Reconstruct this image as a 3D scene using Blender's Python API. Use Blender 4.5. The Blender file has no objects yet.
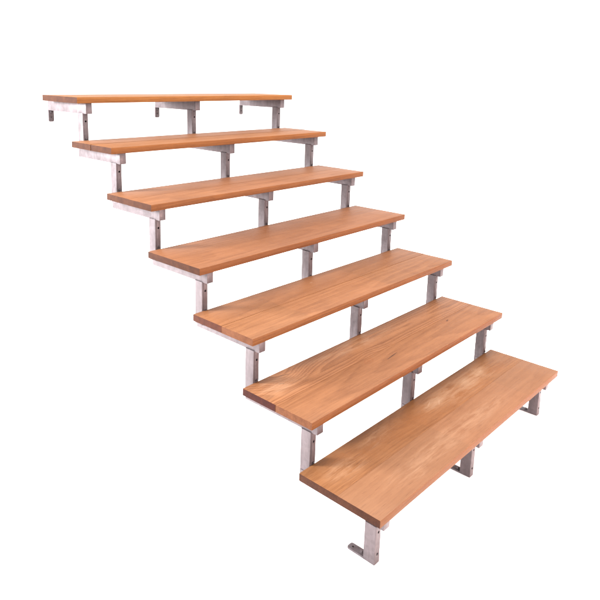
import bpy, bmesh, math, random
from mathutils import Vector, Matrix

random.seed(7)
sc = bpy.context.scene
COL = sc.collection

# ------------------------------------------------------------------ measures (metres)
W = 1.300            # tread width
DEP = 0.2947         # tread depth
TH = 0.0249          # tread thickness
GO = 0.25638         # going between treads
RI = 0.17996         # rise between treads
FLOOR_Z = 0.1925     # top of the lowest tread above the ground
SEAM = 0.148         # where the two boards of a tread are glued
ARM_X = (0.0478, 0.6307, 1.2272)      # left faces of the three rows of brackets
ARM_W, ARM_H = 0.0294, 0.0447
ARM_Y0, ARM_Y1 = 0.0169, 0.3425       # front and rear end of an arm behind the tread nosing
UP_X, UP_W = -0.0038, 0.0258
UP_Y, UP_D = 0.0389, 0.0398

# small real misalignments of each tread, top to bottom: dx, dy, dz, turn
OFFS = [(.0044, -.0042, .0019, -.0017), (-.0021, .0006, .0, -.0027), (-.0046, .0033, -.0022, -.0001),
        (.0007, .0030, -.0029, .0075), (.0049, .0, .0028, .0019), (.0021, -.0004, .0004, -.0006),
        (-.0054, -.0024, .0, -.0028)]

# ------------------------------------------------------------------ node helpers
class NT:
    def __init__(s, name):
        s.m = bpy.data.materials.new(name); s.m.use_nodes = True
        s.t = s.m.node_tree; s.t.nodes.clear()
        s.out = s.t.nodes.new('ShaderNodeOutputMaterial')
        s.b = s.t.nodes.new('ShaderNodeBsdfPrincipled')
        s.t.links.new(s.b.outputs[0], s.out.inputs[0])
    def n(s, typ, **kw):
        nd = s.t.nodes.new(typ)
        for k, v in kw.items(): setattr(nd, k, v)
        return nd
    def put(s, sock, v):
        if v is None: return
        if isinstance(v, bpy.types.NodeSocket): s.t.links.new(v, sock)
        elif isinstance(v, (tuple, list)) and sock.type == 'RGBA' and len(v) == 3: sock.default_value = (*v, 1)
        else: sock.default_value = v
    def math(s, op, a, b=None, c=None, clamp=False):
        nd = s.n('ShaderNodeMath', operation=op, use_clamp=clamp)
        for i, v in enumerate((a, b, c)): s.put(nd.inputs[i], v)
        return nd.outputs[0]
    def vmath(s, op, a, b=None):
        nd = s.n('ShaderNodeVectorMath', operation=op)
        s.put(nd.inputs[0], a); s.put(nd.inputs[1], b)
        return nd.outputs[0]
    def comb(s, x, y, z):
        nd = s.n('ShaderNodeCombineXYZ')
        for i, v in enumerate((x, y, z)): s.put(nd.inputs[i], v)
        return nd.outputs[0]
    def noise(s, vec, scale, detail=3, rough=.55, dist=0):
        nd = s.n('ShaderNodeTexNoise')
        s.put(nd.inputs['Vector'], vec); nd.inputs['Scale'].default_value = scale
        nd.inputs['Detail'].default_value = detail; nd.inputs['Roughness'].default_value = rough
        nd.inputs['Distortion'].default_value = dist
        return nd.outputs[0]
    def ramp(s, v, a, b, lo=0., hi=1., smooth=True):
        nd = s.n('ShaderNodeMapRange', interpolation_type='SMOOTHSTEP' if smooth else 'LINEAR')
        s.put(nd.inputs[0], v); s.put(nd.inputs[1], a); s.put(nd.inputs[2], b)
        s.put(nd.inputs[3], lo); s.put(nd.inputs[4], hi)
        return nd.outputs[0]
    def mix(s, f, a, b, mode='MIX'):
        nd = s.n('ShaderNodeMix', data_type='RGBA', blend_type=mode)
        s.put(nd.inputs[0], f); s.put(nd.inputs[6], a); s.put(nd.inputs[7], b)
        return nd.outputs[2]
    def attr(s, name, fac=False):
        nd = s.n('ShaderNodeAttribute', attribute_name=name)
        return nd.outputs['Fac'] if fac else nd.outputs['Vector']
    def bump(s, h, strength, dist):
        nd = s.n('ShaderNodeBump'); nd.inputs['Strength'].default_value = strength
        nd.inputs['Distance'].default_value = dist; s.put(nd.inputs['Height'], h)
        s.put(s.b.inputs['Normal'], nd.outputs[0])

WOOD_LO = (0.069, 0.0242, 0.0086)
WOOD_HI = (0.135, 0.0572, 0.0245)

def wood(name, marks=(), swirls=(), stain=(1, 1, 1)):
    """oiled hardwood; marks = (x, y, half length, half width, turn, kind) of cracks, knots and scuffs"""
    m = NT(name)
    pos = m.n('ShaderNodeTexCoord').outputs['Object']
    sp = m.n('ShaderNodeSeparateXYZ'); m.put(sp.inputs[0], pos)
    x, y, z = sp.outputs
    seed = m.attr('plank_seed'); pith = m.attr('plank_pith'); tone = m.attr('plank_tone')
    ps = m.n('ShaderNodeSeparateXYZ'); m.put(ps.inputs[0], pith)
    ts = m.n('ShaderNodeSeparateXYZ'); m.put(ts.inputs[0], tone)
    sd = m.vmath('ADD', m.comb(m.math('MULTIPLY', x, 1.0), y, z), seed)
    # long slow waver of the grain
    lng = m.n('ShaderNodeMapping'); lng.inputs['Scale'].default_value = (2.2, 9, 9); m.put(lng.inputs[0], sd)
    wav = m.noise(lng.outputs[0], 1.0, 3, .5)
    wav2 = m.noise(m.vmath('ADD', lng.outputs[0], (31.7, 4.1, 9.9)), 1.0, 3, .5)
    yc = m.math('ADD', m.math('SUBTRACT', y, ps.outputs[0]), m.math('MULTIPLY', m.math('SUBTRACT', wav, .5), .026))
    zc = m.math('ADD', m.math('SUBTRACT', z, m.math('ADD', ps.outputs[1], m.math('MULTIPLY', x, ps.outputs[2]))),
                m.math('MULTIPLY', m.math('SUBTRACT', wav2, .5), .022))
    r = m.math('SQRT', m.math('ADD', m.math('MULTIPLY', yc, yc), m.math('MULTIPLY', zc, zc)))
    for (qx, qy, la, lb, amp) in swirls:       # grain that bends round a knot
        u = m.math('DIVIDE', m.math('SUBTRACT', x, qx), la); v = m.math('DIVIDE', m.math('SUBTRACT', y, qy), lb)
        g = m.math('EXPONENT', m.math('MULTIPLY', m.math('ADD', m.math('MULTIPLY', u, u), m.math('MULTIPLY', v, v)), -1.))
        r = m.math('ADD', r, m.math('MULTIPLY', g, amp))
    rn = m.noise(m.comb(m.math('MULTIPLY', r, 140.), m.math('MULTIPLY', x, .5), ts.outputs[0]), 1.0, 2, .6)
    ring = m.math('FRACT', m.math('MULTIPLY', m.math('ADD', r, m.math('MULTIPLY', rn, .004)), 95.))
    late = m.math('MULTIPLY', m.ramp(ring, .15, .9), m.ramp(ring, .9, 1., 1., 0.))       # late wood darkens towards each ring's edge
    # fine fibre streaks along the board
    fib = m.n('ShaderNodeMapping'); fib.inputs['Scale'].default_value = (9, 230, 200); m.put(fib.inputs[0], sd)
    fibre = m.noise(fib.outputs[0], 1.0, 5, .72)
    por = m.n('ShaderNodeMapping'); por.inputs['Scale'].default_value = (20, 430, 380); m.put(por.inputs[0], sd)
    pore = m.ramp(m.noise(por.outputs[0], 1.0, 2, .5), .60, .74)
    strk = m.n('ShaderNodeMapping'); strk.inputs['Scale'].default_value = (1.6, 60, 40); m.put(strk.inputs[0], sd)
    streak = m.noise(strk.outputs[0], 1.0, 4, .6)
    blot = m.noise(sd, 9., 3, .55, .4)
    ripple = m.n('ShaderNodeMapping'); ripple.inputs['Scale'].default_value = (30, 12, 12); m.put(ripple.inputs[0], sd)
    rip = m.noise(ripple.outputs[0], 1.0, 2, .5, .3)                                     # fiddleback shimmer across the grain
    f = m.math('MULTIPLY', m.math('SUBTRACT', streak, .5), .85)
    f = m.math('ADD', f, m.math('MULTIPLY', m.math('SUBTRACT', fibre, .5), 1.55))
    f = m.math('ADD', f, m.math('MULTIPLY', m.math('SUBTRACT', blot, .5), .45))
    f = m.math('ADD', f, m.math('MULTIPLY', m.math('SUBTRACT', rip, .5), .16))
    f = m.math('ADD', f, m.math('MULTIPLY', m.math('SUBTRACT', .42, late), ts.outputs[1]))
    f = m.math('ADD', m.math('MULTIPLY', f, ts.outputs[2]), .55, clamp=True)
    col = m.mix(f, WOOD_LO, WOOD_HI)
    col = m.mix(m.math('MULTIPLY', pore, .55), col, (.060, .020, .008))
    # tone of the whole board: redder or paler
    col = m.mix(1.0, col, m.attr('plank_tint'), 'MULTIPLY')
    rough = m.ramp(fibre, .3, .7, .50, .62)
    for (mx, my, la, lb, turn, kind) in marks:
        dx = m.math('SUBTRACT', x, mx); dy = m.math('SUBTRACT', y, my)
        c, s_ = math.cos(turn), math.sin(turn)
        u = m.math('DIVIDE', m.math('ADD', m.math('MULTIPLY', dx, c), m.math('MULTIPLY', dy, s_)), la)
        v = m.math('DIVIDE', m.math('SUBTRACT', m.math('MULTIPLY', dy, c), m.math('MULTIPLY', dx, s_)), lb)
        d = m.math('SQRT', m.math('ADD', m.math('MULTIPLY', u, u), m.math('MULTIPLY', v, v)))
        if kind == 'crack':
            wob = m.noise(m.vmath('SCALE', sd), 1.0) if False else m.noise(sd, 160., 2, .6)
            k = m.ramp(m.math('ADD', d, m.math('MULTIPLY', m.math('SUBTRACT', wob, .5), 1.1)), .6, 1.1, 1., 0.)
            col = m.mix(m.math('MULTIPLY', k, .88), col, (.022, .008, .004))
        elif kind == 'knot':
            k = m.ramp(d, .2, 1., 1., 0.)
            sw = m.math('SINE', m.math('MULTIPLY', d, 16.))
            col = m.mix(m.math('MULTIPLY', k, m.ramp(sw, -.2, 1., .15, .65)), col, (.095, .030, .010))
        elif kind == 'scuff':          # a worn, bleached place of ragged outline, streaked along the grain
            sm = m.n('ShaderNodeMapping'); sm.inputs['Scale'].default_value = (11, 48, 30); m.put(sm.inputs[0], sd)
            n1 = m.noise(sm.outputs[0], 1.0, 6, .72, .6)
            k = m.ramp(m.math('ADD', d, m.math('MULTIPLY', m.math('SUBTRACT', n1, .5), 2.6)), .0, 1.5, 1., 0.)
            k = m.math('MULTIPLY', k, m.ramp(d, .9, 1.9, 1., 0.))
            col = m.mix(m.math('MULTIPLY', k, .44), col, (.205, .125, .078))
            rough = m.math('ADD', rough, m.math('MULTIPLY', k, .15))
        elif kind == 'wash':           # a faint bleached area
            sm = m.n('ShaderNodeMapping'); sm.inputs['Scale'].default_value = (8, 55, 30); m.put(sm.inputs[0], sd)
            n1 = m.noise(sm.outputs[0], 1.0, 5, .68, .5)
            k = m.math('MULTIPLY', m.ramp(d, .3, 1.2, 1., 0.), m.ramp(n1, .36, .68))
            col = m.mix(m.math('MULTIPLY', k, .60), col, (.172, .092, .052))
        elif kind == 'tone_band':         # a stretch of board where the tone shifts across the grain
            k = m.math('MULTIPLY', m.ramp(m.math('ADD', dx, m.math('MULTIPLY', m.math('SUBTRACT', wav, .5), .03)), -.004, .004), m.ramp(dx, la, la + .008, 1., 0.))
            col = m.mix(k, col, m.mix(1.0, col, (lb, lb * .985, lb * .98), 'MULTIPLY'))
        elif kind == 'scratch':
            wob = m.noise(sd, 60., 3, .6)
            k = m.ramp(m.math('ADD', d, m.math('MULTIPLY', m.math('SUBTRACT', wob, .5), 1.4)), .5, 1.1, 1., 0.)
            col = m.mix(m.math('MULTIPLY', k, .32), col, (.21, .13, .085))
        elif kind == 'stain':
            n1 = m.noise(sd, 22., 4, .6)
            k = m.ramp(m.math('ADD', d, m.math('MULTIPLY', m.math('SUBTRACT', n1, .5), 1.6)), .2, 1.2, 1., 0.)
            col = m.mix(m.math('MULTIPLY', k, .30), col, (.115, .039, .011))
    col = m.mix(1.0, col, stain, 'MULTIPLY')
    m.put(m.b.inputs['Base Color'], col)
    m.put(m.b.inputs['Roughness'], rough)
    m.b.inputs['Specular IOR Level'].default_value = .10
    h = m.math('SUBTRACT', m.math('MULTIPLY', fibre, .5), m.math('MULTIPLY', pore, .8))
    m.bump(h, .35, .0006)
    return m.m

def end_grain(name, base, dark):
    m = NT(name)
    pos = m.n('ShaderNodeTexCoord').outputs['Object']
    seed = m.attr('plank_seed')
    sd = m.vmath('ADD', pos, seed)
    sp = m.n('ShaderNodeSeparateXYZ'); m.put(sp.inputs[0], pos)
    x, y, z = sp.outputs
    ps = m.n('ShaderNodeSeparateXYZ'); m.put(ps.inputs[0], m.attr('plank_pith'))
    yc = m.math('SUBTRACT', y, ps.outputs[0]); zc = m.math('SUBTRACT', z, ps.outputs[1])
    r = m.math('SQRT', m.math('ADD', m.math('MULTIPLY', yc, yc), m.math('MULTIPLY', zc, zc)))
    ring = m.math('SINE', m.math('MULTIPLY', m.math('ADD', r, m.math('MULTIPLY', m.noise(sd, 30.), .006)), 1300.))
    spk = m.noise(sd, 420., 3, .7)
    big = m.noise(sd, 34., 4, .6)
    f = m.math('ADD', m.math('MULTIPLY', m.ramp(ring, -1., 1.), .14), m.math('ADD', m.math('MULTIPLY', spk, .35), m.math('MULTIPLY', big, .75)), clamp=True)
    col = m.mix(m.ramp(f, .35, .95), dark, base)
    # saw marks straight across the cut
    sw = m.n('ShaderNodeMapping'); sw.inputs['Scale'].default_value = (10, 420, 30); m.put(sw.inputs[0], sd)
    sawn = m.noise(sw.outputs[0], 1.0, 2, .5)
    col = m.mix(m.math('MULTIPLY', m.ramp(sawn, .52, .72), .4), col, dark)
    m.put(m.b.inputs['Base Color'], col)
    m.b.inputs['Roughness'].default_value = .8
    m.b.inputs['Specular IOR Level'].default_value = .12
    m.bump(m.math('ADD', spk, sawn), .4, .0008)
    return m.m

def galvanised():
    m = NT('galvanised_steel')
    pos = m.n('ShaderNodeTexCoord').outputs['Object']
    rnd = m.n('ShaderNodeObjectInfo').outputs['Random']
    p = m.vmath('ADD', pos, m.comb(m.math('MULTIPLY', rnd, 17.), m.math('MULTIPLY', rnd, 9.), m.math('MULTIPLY', rnd, 31.)))
    vor = m.n('ShaderNodeTexVoronoi'); m.put(vor.inputs['Vector'], m.vmath('ADD', p, (0, 0, 0)))
    vor.inputs['Scale'].default_value = 95.
    sepc = m.n('ShaderNodeSeparateColor'); m.put(sepc.inputs[0], vor.outputs['Color'])
    spangle = sepc.outputs[0]
    drip = m.n('ShaderNodeMapping'); drip.inputs['Scale'].default_value = (60, 60, 9); m.put(drip.inputs[0], p)
    run = m.noise(drip.outputs[0], 1.0, 4, .6)
    cloud = m.noise(p, 26., 4, .6)
    dirt = m.noise(p, 110., 4, .7)
    f = m.math('ADD', m.math('MULTIPLY', spangle, .10), m.math('ADD', m.math('MULTIPLY', run, .62), m.math('MULTIPLY', cloud, .34)))
    col = m.mix(m.ramp(f, .20, 1.03), GALV_LO, GALV_HI)
    col = m.mix(m.math('MULTIPLY', m.ramp(dirt, .66, .82), .22), col, (.085, .060, .062))
    m.put(m.b.inputs['Base Color'], col)
    m.b.inputs['Metallic'].default_value = .45
    m.put(m.b.inputs['Roughness'], m.ramp(cloud, .3, .7, .42, .62))
    m.bump(m.math('ADD', m.math('MULTIPLY', cloud, .6), m.math('MULTIPLY', run, .5)), .25, .0012)
    return m.m
GALV_LO = (.054, .0400, .0418)
GALV_HI = (.136, .1075, .112)

def flat_metal(name, col, rough, metal):
    m = NT(name)
    pos = m.n('ShaderNodeTexCoord').outputs['Object']
    nz = m.noise(pos, 260., 4, .65)
    m.put(m.b.inputs['Base Color'], m.mix(m.ramp(nz, .3, .75), tuple(c * .55 for c in col), col))
    m.b.inputs['Roughness'].default_value = rough; m.b.inputs['Metallic'].default_value = metal
    return m.m

def ground_mat():
    m = NT('white_floor')
    pos = m.n('ShaderNodeTexCoord').outputs['Object']
    nz = m.noise(pos, 3., 5, .6)
    m.put(m.b.inputs['Base Color'], m.mix(nz, (.92, .86, .85), (.94, .89, .88)))
    m.b.inputs['Roughness'].default_value = .9
    m.b.inputs['Specular IOR Level'].default_value = .1
    return m.m

GALV = galvanised()
BOLT = flat_metal('weathered_bolt_steel', (.055, .042, .044), .55, .6)
PLATE = GALV
END = end_grain('sawn_end_grain', (.043, .0138, .0054), (.020, .0058, .0026))
END_RED = end_grain('dark_red_end_grain', (.036, .0058, .0027), (.015, .0026, .0015))
END_BROWN = end_grain('brown_end_grain', (.052, .0135, .0058), (.024, .0062, .0030))
END_PALE = end_grain('pale_sawn_end_grain', (.112, .041, .0175), (.056, .019, .008))

# ------------------------------------------------------------------ mesh helpers
def link(name, me, parent=None, loc=(0, 0, 0)):
    o = bpy.data.objects.new(name, me); COL.objects.link(o)
    o.parent = parent; o.location = loc
    return o

def box(bm, lo, hi, bevel=0., seg=2, mat=0, only_z=False):
    b = bmesh.new()
    bmesh.ops.create_cube(b, size=1.)
    c = [(a + d) / 2 for a, d in zip(lo, hi)]; s = [d - a for a, d in zip(lo, hi)]
    for v in b.verts: v.co = Vector((c[i] + v.co[i] * s[i] for i in range(3)))
    eds = [e for e in b.edges if not only_z or abs(e.verts[0].co.z - e.verts[1].co.z) > 1e-5]
    if bevel: bmesh.ops.bevel(b, geom=eds, offset=bevel, segments=seg, profile=.5, affect='EDGES')
    for f in b.faces: f.material_index = mat
    me = bpy.data.meshes.new('tmp'); b.to_mesh(me); b.free()
    bm.from_mesh(me); bpy.data.meshes.remove(me)

def cyl(bm, c, r, length, axis, seg=20, mat=0, bevel=0.):
    b = bmesh.new()
    bmesh.ops.create_cone(b, cap_ends=True, segments=seg, radius1=r, radius2=r, depth=length)
    if bevel: bmesh.ops.bevel(b, geom=[e for e in b.edges if abs(e.verts[0].co.z - e.verts[1].co.z) < 1e-6], offset=bevel, segments=2, profile=.5, affect='EDGES')
    R = {'z': Matrix(), 'y': Matrix.Rotation(math.pi / 2, 4, 'X'), 'x': Matrix.Rotation(math.pi / 2, 4, 'Y')}[axis]
    bmesh.ops.transform(b, matrix=Matrix.Translation(c) @ R, verts=b.verts[:])
    for f in b.faces: f.material_index = mat
    me = bpy.data.meshes.new('tmp'); b.to_mesh(me); b.free()
    bm.from_mesh(me); bpy.data.meshes.remove(me)

def mesh(bm, name, mats, smooth=False):
    me = bpy.data.meshes.new(name); bm.normal_update(); bm.to_mesh(me); bm.free()
    for m in mats: me.materials.append(m)
    if smooth:
        for p in me.polygons: p.use_smooth = True
    return me

def cut(me, cutters, name):
    """holes drilled into a mesh; the drills are removed again"""
    a = bpy.data.objects.new('work_piece', me); COL.objects.link(a)
    ds = []
    for cm in cutters:
        d = bpy.data.objects.new('drill', cm); COL.objects.link(d); ds.append(d)
        md = a.modifiers.new('drill', 'BOOLEAN'); md.operation = 'DIFFERENCE'; md.object = d; md.solver = 'EXACT'
    dg = bpy.context.evaluated_depsgraph_get()
    res = bpy.data.meshes.new_from_object(a.evaluated_get(dg)); res.name = name
    for o in [a] + ds: bpy.data.objects.remove(o)
    for cm in cutters: bpy.data.meshes.remove(cm)
    return res

def drill(c, r, length, axis):
    b = bmesh.new(); cyl(b, c, r, length, axis, 20)
    return mesh(b, 'drill', [])

# ------------------------------------------------------------------ the ground
bm = bmesh.new()
bmesh.ops.create_grid(bm, x_segments=4, y_segments=4, size=60)
ground = link('ground', mesh(bm, 'ground', [ground_mat()]))
ground['kind'] = 'structure'

# ------------------------------------------------------------------ the staircase
stair = link('outdoor_staircase', None, None, (0, 0, 0))
stair['label'] = 'open straight staircase of seven orange-brown timber treads on galvanised steel brackets'
stair['category'] = 'staircase'

TREAD_LABEL = {
    0: 'topmost tread, seen almost edge on, with brown sawn left end',
    4: 'tread with a dark back board and a paler front board at its left end',
    5: 'tread with swirling grain, small dark cracks and a dark red left end',
    6: 'lowest tread with pale scuffs on its back board',
}
# per tread: front / rear board -> tint, ring strength, pith (y, z, tilt), and steps at the glue line
T = [
 dict(f=((1.18, 1.22, .98), 0.24, (.05, -.16, .03)), r=((1.02, 1.03, .90), 0.22, (.30, -.2, .02)), dx=.000, dz=.0003, ends=(END, END)),
 dict(f=((1.02, .99, .90), 0.18, (.02, -.25, .02)), r=((.96, .94, .93), 0.19, (.35, -.2, -.03)), dx=-.002, dz=.0009, ends=(END, END)),
 dict(f=((.99, .97, 1.0), 0.20, (.04, -.22, .03)), r=((.93, .90, .91), 0.26, (.26, -.12, .04)), dx=.0008, dz=.0004, ends=(END, END)),
 dict(f=((.95, .90, .91), 0.19, (.12, -.3, -.02)), r=((.88, .83, .84), 0.23, (.30, -.15, .03)), dx=.001, dz=-.0005, ends=(END, END)),
 dict(f=((1.0, .99, .98), 0.25, (.03, -.18, .02)), r=((.95, .92, .90), 0.24, (.24, -.26, -.02)), dx=-.0008, dz=.0008, ends=(END_PALE, END_BROWN)),
 dict(f=((.99, .96, .93), 0.26, (.06, -.20, .03)), r=((1.04, 1.02, 1.03), 0.50, (.215, -.05, .0)), dx=-.0012, dz=.0006, ends=(END_PALE, END_RED)),
 dict(gf=.55, f=((1.01, 1.08, 1.20), 0.17, (.02, -.28, .02)), r=((.97, .95, .86), 0.20, (.25, -.10, .05)), dx=.0, dz=.0002, ends=(END, END)),
]
MARKS = {
 0: [],
 3: [(.42, 0, .40, .95, 0, 'tone_band')],
 2: [(.40, 0, .35, 1.06, 0, 'tone_band'), (1.283, .262, .03, .0016, .0, 'crack')],
 4: [(.285, 0, .50, 1.10, 0, 'tone_band'), (.98, 0, .5, .95, 0, 'tone_band'), (.567, .236, .012, .004, .2, 'scratch')],
 5: [(1.036, .125, .014, .0042, .25, 'crack'), (.567, .093, .040, .0026, .12, 'crack'), (.112, .229, .015, .0024, -.5, 'crack'),
     (.469, .128, .045, .024, .05, 'knot'), (1.02, .122, .05, .015, .05, 'knot'), (.10, .225, .13, .06, .0, 'wash'), (.55, .25, .3, .04, .0, 'wash'), (.165, .264, .03, .0016, -.3, 'crack')],
 6: [(.52, 0, .48, 1.06, 0, 'tone_band'), (.45, .215, .26, .06, .0, 'stain'), (.85, .19, .20, .04, .0, 'stain'), (.15, .26, .07, .03, .1, 'stain'), (1.12, .19, .10, .03, .0, 'stain'),
     (.90, .222, .36, .075, .0, 'wash'), (.33, .245, .12, .035, .1, 'wash'), (.12, .21, .10, .05, .0, 'wash'), (.55, .07, .5, .05, .0, 'wash'),
     (.925, .214, .075, .034, .1, 'scuff'), (1.04, .226, .060, .022, .0, 'scuff'), (.69, .225, .070, .026, .1, 'scuff'), (.272, .040, .05, .020, .2, 'wash'),
     (1.06, .226, .018, .0024, .1, 'scratch'), (.70, .215, .026, .0022, .5, 'scratch'), (.66, .235, .026, .002, .35, 'scratch')],
}
SWIRLS = {5: [(.15, .262, .11, .060, .066), (.33, .30, .15, .07, .030), (.52, .16, .07, .03, .012)],
          6: [(.30, .27, .16, .06, .022)], 2: [(.9, .2, .2, .05, .012)]}
WOOD_PLAIN = wood('oiled_hardwood')
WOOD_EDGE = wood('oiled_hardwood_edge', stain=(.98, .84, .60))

def make_tread(i):
    spec = T[i]
    bm = bmesh.new()
    ls = bm.verts.layers.float_vector.new('plank_seed'); lp = bm.verts.layers.float_vector.new('plank_pith')
    lt = bm.verts.layers.float_vector.new('plank_tone'); lc = bm.verts.layers.float_vector.new('plank_tint')
    for which, y0, y1 in (('f', 0., SEAM - .00008), ('r', SEAM + .00008, DEP)):
        tint, ring, pith = spec[which]
        dx = spec['dx'] if which == 'r' else 0.; dz = spec['dz'] if which == 'r' else 0.
        b = bmesh.new()
        bmesh.ops.create_cube(b, size=1.)
        bmesh.ops.subdivide_edges(b, edges=[e for e in b.edges if abs(e.verts[0].co.x - e.verts[1].co.x) > .5], cuts=11, use_grid_fill=True)
        for v in b.verts:
            v.co = Vector((W / 2 + v.co.x * W + dx * (1 if v.co.x < 0 else .6), (y0 + y1) / 2 + v.co.y * (y1 - y0), -TH / 2 + v.co.z * TH + dz))
        eds = [e for e in b.edges if len(e.link_faces) == 2 and e.calc_face_angle() > 1.]
        glue = [e for e in eds if all(abs(v.co.y - SEAM) < .002 for v in e.verts)]
        glue_vs = {v for e in glue for v in e.verts}
        bmesh.ops.bevel(b, geom=[e for e in eds if e not in glue], offset=.0013, segments=2, profile=.5, affect='EDGES')
        b.normal_update()
        for f in b.faces:
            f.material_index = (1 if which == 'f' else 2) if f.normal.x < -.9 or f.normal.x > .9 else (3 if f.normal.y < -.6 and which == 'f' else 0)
        # a little waviness of hand-finished arrises
        me = bpy.data.meshes.new('tmp'); b.to_mesh(me); b.free()
        n0 = len(bm.verts); bm.from_mesh(me); bpy.data.meshes.remove(me)
        bm.verts.ensure_lookup_table()
        sd = Vector((random.uniform(0, 40), random.uniform(0, 40), random.uniform(0, 40)))
        for v in bm.verts[n0:]:
            v[ls] = sd; v[lp] = pith; v[lt] = (random.Random(i * 2 + (which == 'r')).uniform(0, 50), ring, spec.get('g' + which, .9)); v[lc] = tint
    wm = wood('oiled_hardwood_marked', MARKS[i], SWIRLS.get(i, ())) if MARKS.get(i) else WOOD_PLAIN
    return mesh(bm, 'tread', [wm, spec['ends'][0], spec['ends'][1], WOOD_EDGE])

def tread_matrix(i):
    dx, dy, dz, turn = OFFS[i]
    n = 6 - i
    c = Vector((W / 2, DEP / 2, 0))
    return (Matrix.Translation((dx, n * GO + dy, FLOOR_Z + n * RI + dz)) @ Matrix.Translation(c)
            @ Matrix.Rotation(turn, 4, 'Z') @ Matrix.Translation(-c))

treads = []
for i in range(7):
    t = link('tread', make_tread(i), stair)
    t.matrix_local = tread_matrix(i)
    if i in TREAD_LABEL: t['label'] = TREAD_LABEL[i]
    treads.append(t)

# ------------------------------------------------------------------ the brackets
# bracket space: origin at the tread's front left corner (top), shifted along x to the bracket
zb = -TH                                   # underside of the tread
bm = bmesh.new()
box(bm, (0, ARM_Y0, zb - ARM_H), (ARM_W, ARM_Y1, zb - .0006), .0018, 2)
top_arm_me = mesh(bm, 'support_arm', [GALV])
bm = bmesh.new()
box(bm, (0, ARM_Y0, zb - ARM_H), (ARM_W, ARM_Y1 - .0105, zb - .0006), .0018, 2)
arm_me = mesh(bm, 'support_arm', [GALV])
# wood screws up through the arm are out of sight; the end cap has a welded rim
def upright_mesh(z_low, hole_low):
    bm = bmesh.new()
    ztop = zb - ARM_H + .0022
    box(bm, (UP_X, UP_Y, z_low), (UP_X + UP_W, UP_Y + UP_D, ztop), .0024, 3, 0, True)
    me = mesh(bm, 'upright', [GALV])
    cx = UP_X + UP_W * .52
    bmi = bmesh.new(); box(bmi, (UP_X + .003, UP_Y + .003, z_low + .004), (UP_X + UP_W - .003, UP_Y + UP_D - .003, ztop - .004))
    inner = mesh(bmi, 'drill', [])
    me = cut(me, [inner] + [drill((cx, UP_Y, z), .0042, .02, 'y') for z in hole_low], 'upright')
    bm = bmesh.new(); bm.from_mesh(me); bpy.data.meshes.remove(me)
    me = mesh(bm, 'upright', [GALV])
    return me, cx
H1, H2 = zb - .0762, zb - .1488
up_me, HX = upright_mesh(-RI - TH - .0220, (H1, H2))
L1, L2 = zb - .0642, zb - .1362
leg_me, HX = upright_mesh(-FLOOR_Z + .0004, (L1, L2))

# plate lapped over the front of an upright, with the same two holes
bm = bmesh.new()
box(bm, (UP_X + .0058, UP_Y - .0016, -RI + .0035), (UP_X + UP_W - .0018, UP_Y + .0004, zb - ARM_H - .0008), .0006, 2)
plate_me = mesh(bm, 'joining_plate', [GALV])
plate_me = cut(plate_me, [drill((HX, UP_Y, z), .0042, .03, 'y') for z in (H1, H2)], 'joining_plate')

def bolt_mesh(y, z, r):
    b = bmesh.new()
    cyl(b, (HX, y + .0005, z), r, .0050, 'y', 6, 0, .0006)
    cyl(b, (HX, y + .0028, z), r * 1.35, .0012, 'y', 20, 0)
    return mesh(b, 'bolt', [BOLT])
bolt_me = bolt_mesh(UP_Y - .0040, H2, .0034)
leg_bolt_me = bolt_mesh(UP_Y - .0002, L2, .0028)

def tongue(name, length, holes):
    """flat bar with a rounded free end and two bolt holes, lying along +y from y = 0, thickness 0..6 mm in z"""
    w = ARM_W - .003; th = .0062
    b = bmesh.new(); vs = []
    rr = w * .30
    pts = [(0, 0), (w, 0)]
    for k in range(7): a = math.pi / 2 * k / 6; pts.append((w - rr + rr * math.cos(a), length - rr + rr * math.sin(a)))
    for k in range(7): a = math.pi / 2 + math.pi / 2 * k / 6; pts.append((rr + rr * math.cos(a), length - rr + rr * math.sin(a)))
    f = b.faces.new([b.verts.new((px, py, 0)) for px, py in pts])
    ex = bmesh.ops.extrude_face_region(b, geom=[f])
    bmesh.ops.translate(b, verts=[v for v in ex['geom'] if isinstance(v, bmesh.types.BMVert)], vec=(0, 0, th))
    bmesh.ops.recalc_face_normals(b, faces=b.faces[:])
    bmesh.ops.bevel(b, geom=[e for e in b.edges if e.calc_face_angle() > 1. and abs(e.verts[0].co.z - e.verts[1].co.z) < 1e-6], offset=.0008, segments=2, profile=.5, affect='EDGES')
    me = mesh(b, name, [GALV])
    if not holes: return me
    return cut(me, [drill((w / 2, hy, th / 2), hr, .03, 'z') for hy, hr in holes], name)

foot_me = tongue('foot_plate', .0610, [(.014, .0062), (.046, .0035)])
tab_me = tongue('mounting_tab', .0560, [])
bmw = bmesh.new(); cyl(bmw, (0, 0, 0), .0085, .0030, 'y', 24, 0, .0006); cyl(bmw, (0, -.0032, 0), .0058, .0052, 'y', 6, 0, .0006)
wall_bolt_me = mesh(bmw, 'wall_bolt', [BOLT])
bmw = bmesh.new(); cyl(bmw, (0, 0, 0), .0034, .0030, 'y', 16, 0, .0004)
tab_bolt_me = mesh(bmw, 'tab_bolt', [BOLT])
bmw = bmesh.new(); cyl(bmw, (0, 0, .0012), .0068, .0020, 'z', 24, 0, .0005); cyl(bmw, (0, 0, .0040), .0046, .0040, 'z', 6, 0, .0005)
foot_bolt_me = mesh(bmw, 'foot_bolt', [GALV])

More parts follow.
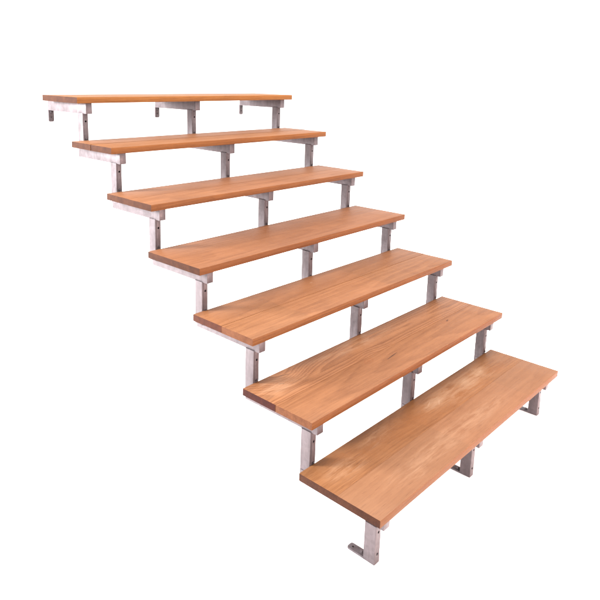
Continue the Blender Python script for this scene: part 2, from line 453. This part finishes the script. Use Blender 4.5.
def add_bracket(i, b):
    arm = link('bracket', top_arm_me if i == 0 else arm_me, stair)
    arm.matrix_local = tread_matrix(i) @ Matrix.Translation((ARM_X[b], 0, 0))
    up = link('upright', leg_me if i == 6 else up_me, arm)
    if i < 6:
        link('joining_plate', plate_me, arm)
        link('bolt', bolt_me, arm)
    else:
        link('bolt', leg_bolt_me, arm)
        link('foot_plate', foot_me, arm, (UP_X + (UP_W - ARM_W + .003) / 2, UP_Y + UP_D - .002, -FLOOR_Z + .0004))
        link('bolt', foot_bolt_me, arm, (UP_X + UP_W / 2, UP_Y + UP_D - .002 + .014, -FLOOR_Z + .0066))
    if i == 0:                              # the topmost arms end in a tab that was fixed to the wall
        tb = link('mounting_tab', tab_me, arm)
        tb.matrix_local = Matrix.Translation((.0012, ARM_Y1 - .0005, zb - ARM_H + .004)) @ Matrix.Rotation(-math.pi / 2, 4, 'X')
        link('bolt', tab_bolt_me, arm, (.0012 + (ARM_W - .003) / 2, ARM_Y1 - .0010, zb - ARM_H + .004 - .036))
        link('bolt', wall_bolt_me, arm, (.0012 + (ARM_W - .003) / 2, ARM_Y1 - .0012, zb - ARM_H - .0075))
    return arm
for i in range(7):
    for b in range(3): add_bracket(i, b)

# smooth shading by angle on every piece of metal
for me in {o.data for o in COL.objects if o.type == 'MESH' and o.name.split('.')[0] != 'ground'}:
    for p in me.polygons: p.use_smooth = True
    me.set_sharp_from_angle(angle=math.radians(32))

# ------------------------------------------------------------------ light
w = bpy.data.worlds.new('World'); sc.world = w; w.use_nodes = True
bg = w.node_tree.nodes['Background']
bg.inputs[0].default_value = (1., 1., 1., 1.); bg.inputs[1].default_value = .66

def lamp(name, loc, target, size, power, col):
    l = bpy.data.lights.new(name, 'AREA'); l.shape = 'DISK'; l.size = size; l.energy = power; l.color = col
    o = bpy.data.objects.new(name, l); COL.objects.link(o); o.location = loc
    o.rotation_euler = (Vector(target) - Vector(loc)).to_track_quat('-Z', 'Y').to_euler()
    return o
lamp('fill_left', (-1.9, 2.4, 1.65), (0.2, 1.35, .95), .8, 112, (.91, .97, 1.))  # added lamp, whitens the left faces of the upper brackets
lamp('fill_overhead', (1.3, -.1, 4.2), (.65, .7, .4), 2.4, 150, (1., .97, .94))  # added lamp, lifts the tread tops above their sides
lamp('fill_low_bounce', (1.2, -1.7, .45), (.7, .15, .05), .8, 16, (1., .66, .58))  # added lamp, stands in for reddish bounce off the ground

# ------------------------------------------------------------------ camera
cam_d = bpy.data.cameras.new('camera'); cam = bpy.data.objects.new('camera', cam_d); COL.objects.link(cam)
cam.location = (-1.013372840554882 * 1.3, -0.6223769331317436 * 1.3, 0.9058466910377729 * 1.3 + FLOOR_Z)
cam.rotation_euler = (1.3646727147576287, -0.019048185233522856, -0.8004305925969657)
cam_d.sensor_width = 36; cam_d.sensor_fit = 'HORIZONTAL'
cam_d.lens = 630.4070745674287 / 600 * 36
cam_d.shift_x = (300 - 266.15389974879184) / 600
cam_d.shift_y = (208.45458495488995 - 300) / 600
cam_d.clip_start = .05; cam_d.clip_end = 300
sc.camera = cam

sc.view_settings.view_transform = 'Standard'; sc.view_settings.look = 'None'
sc.view_settings.gamma = 1; sc.view_settings.exposure = 1.95
sc.render.resolution_x = sc.render.resolution_y = 1024
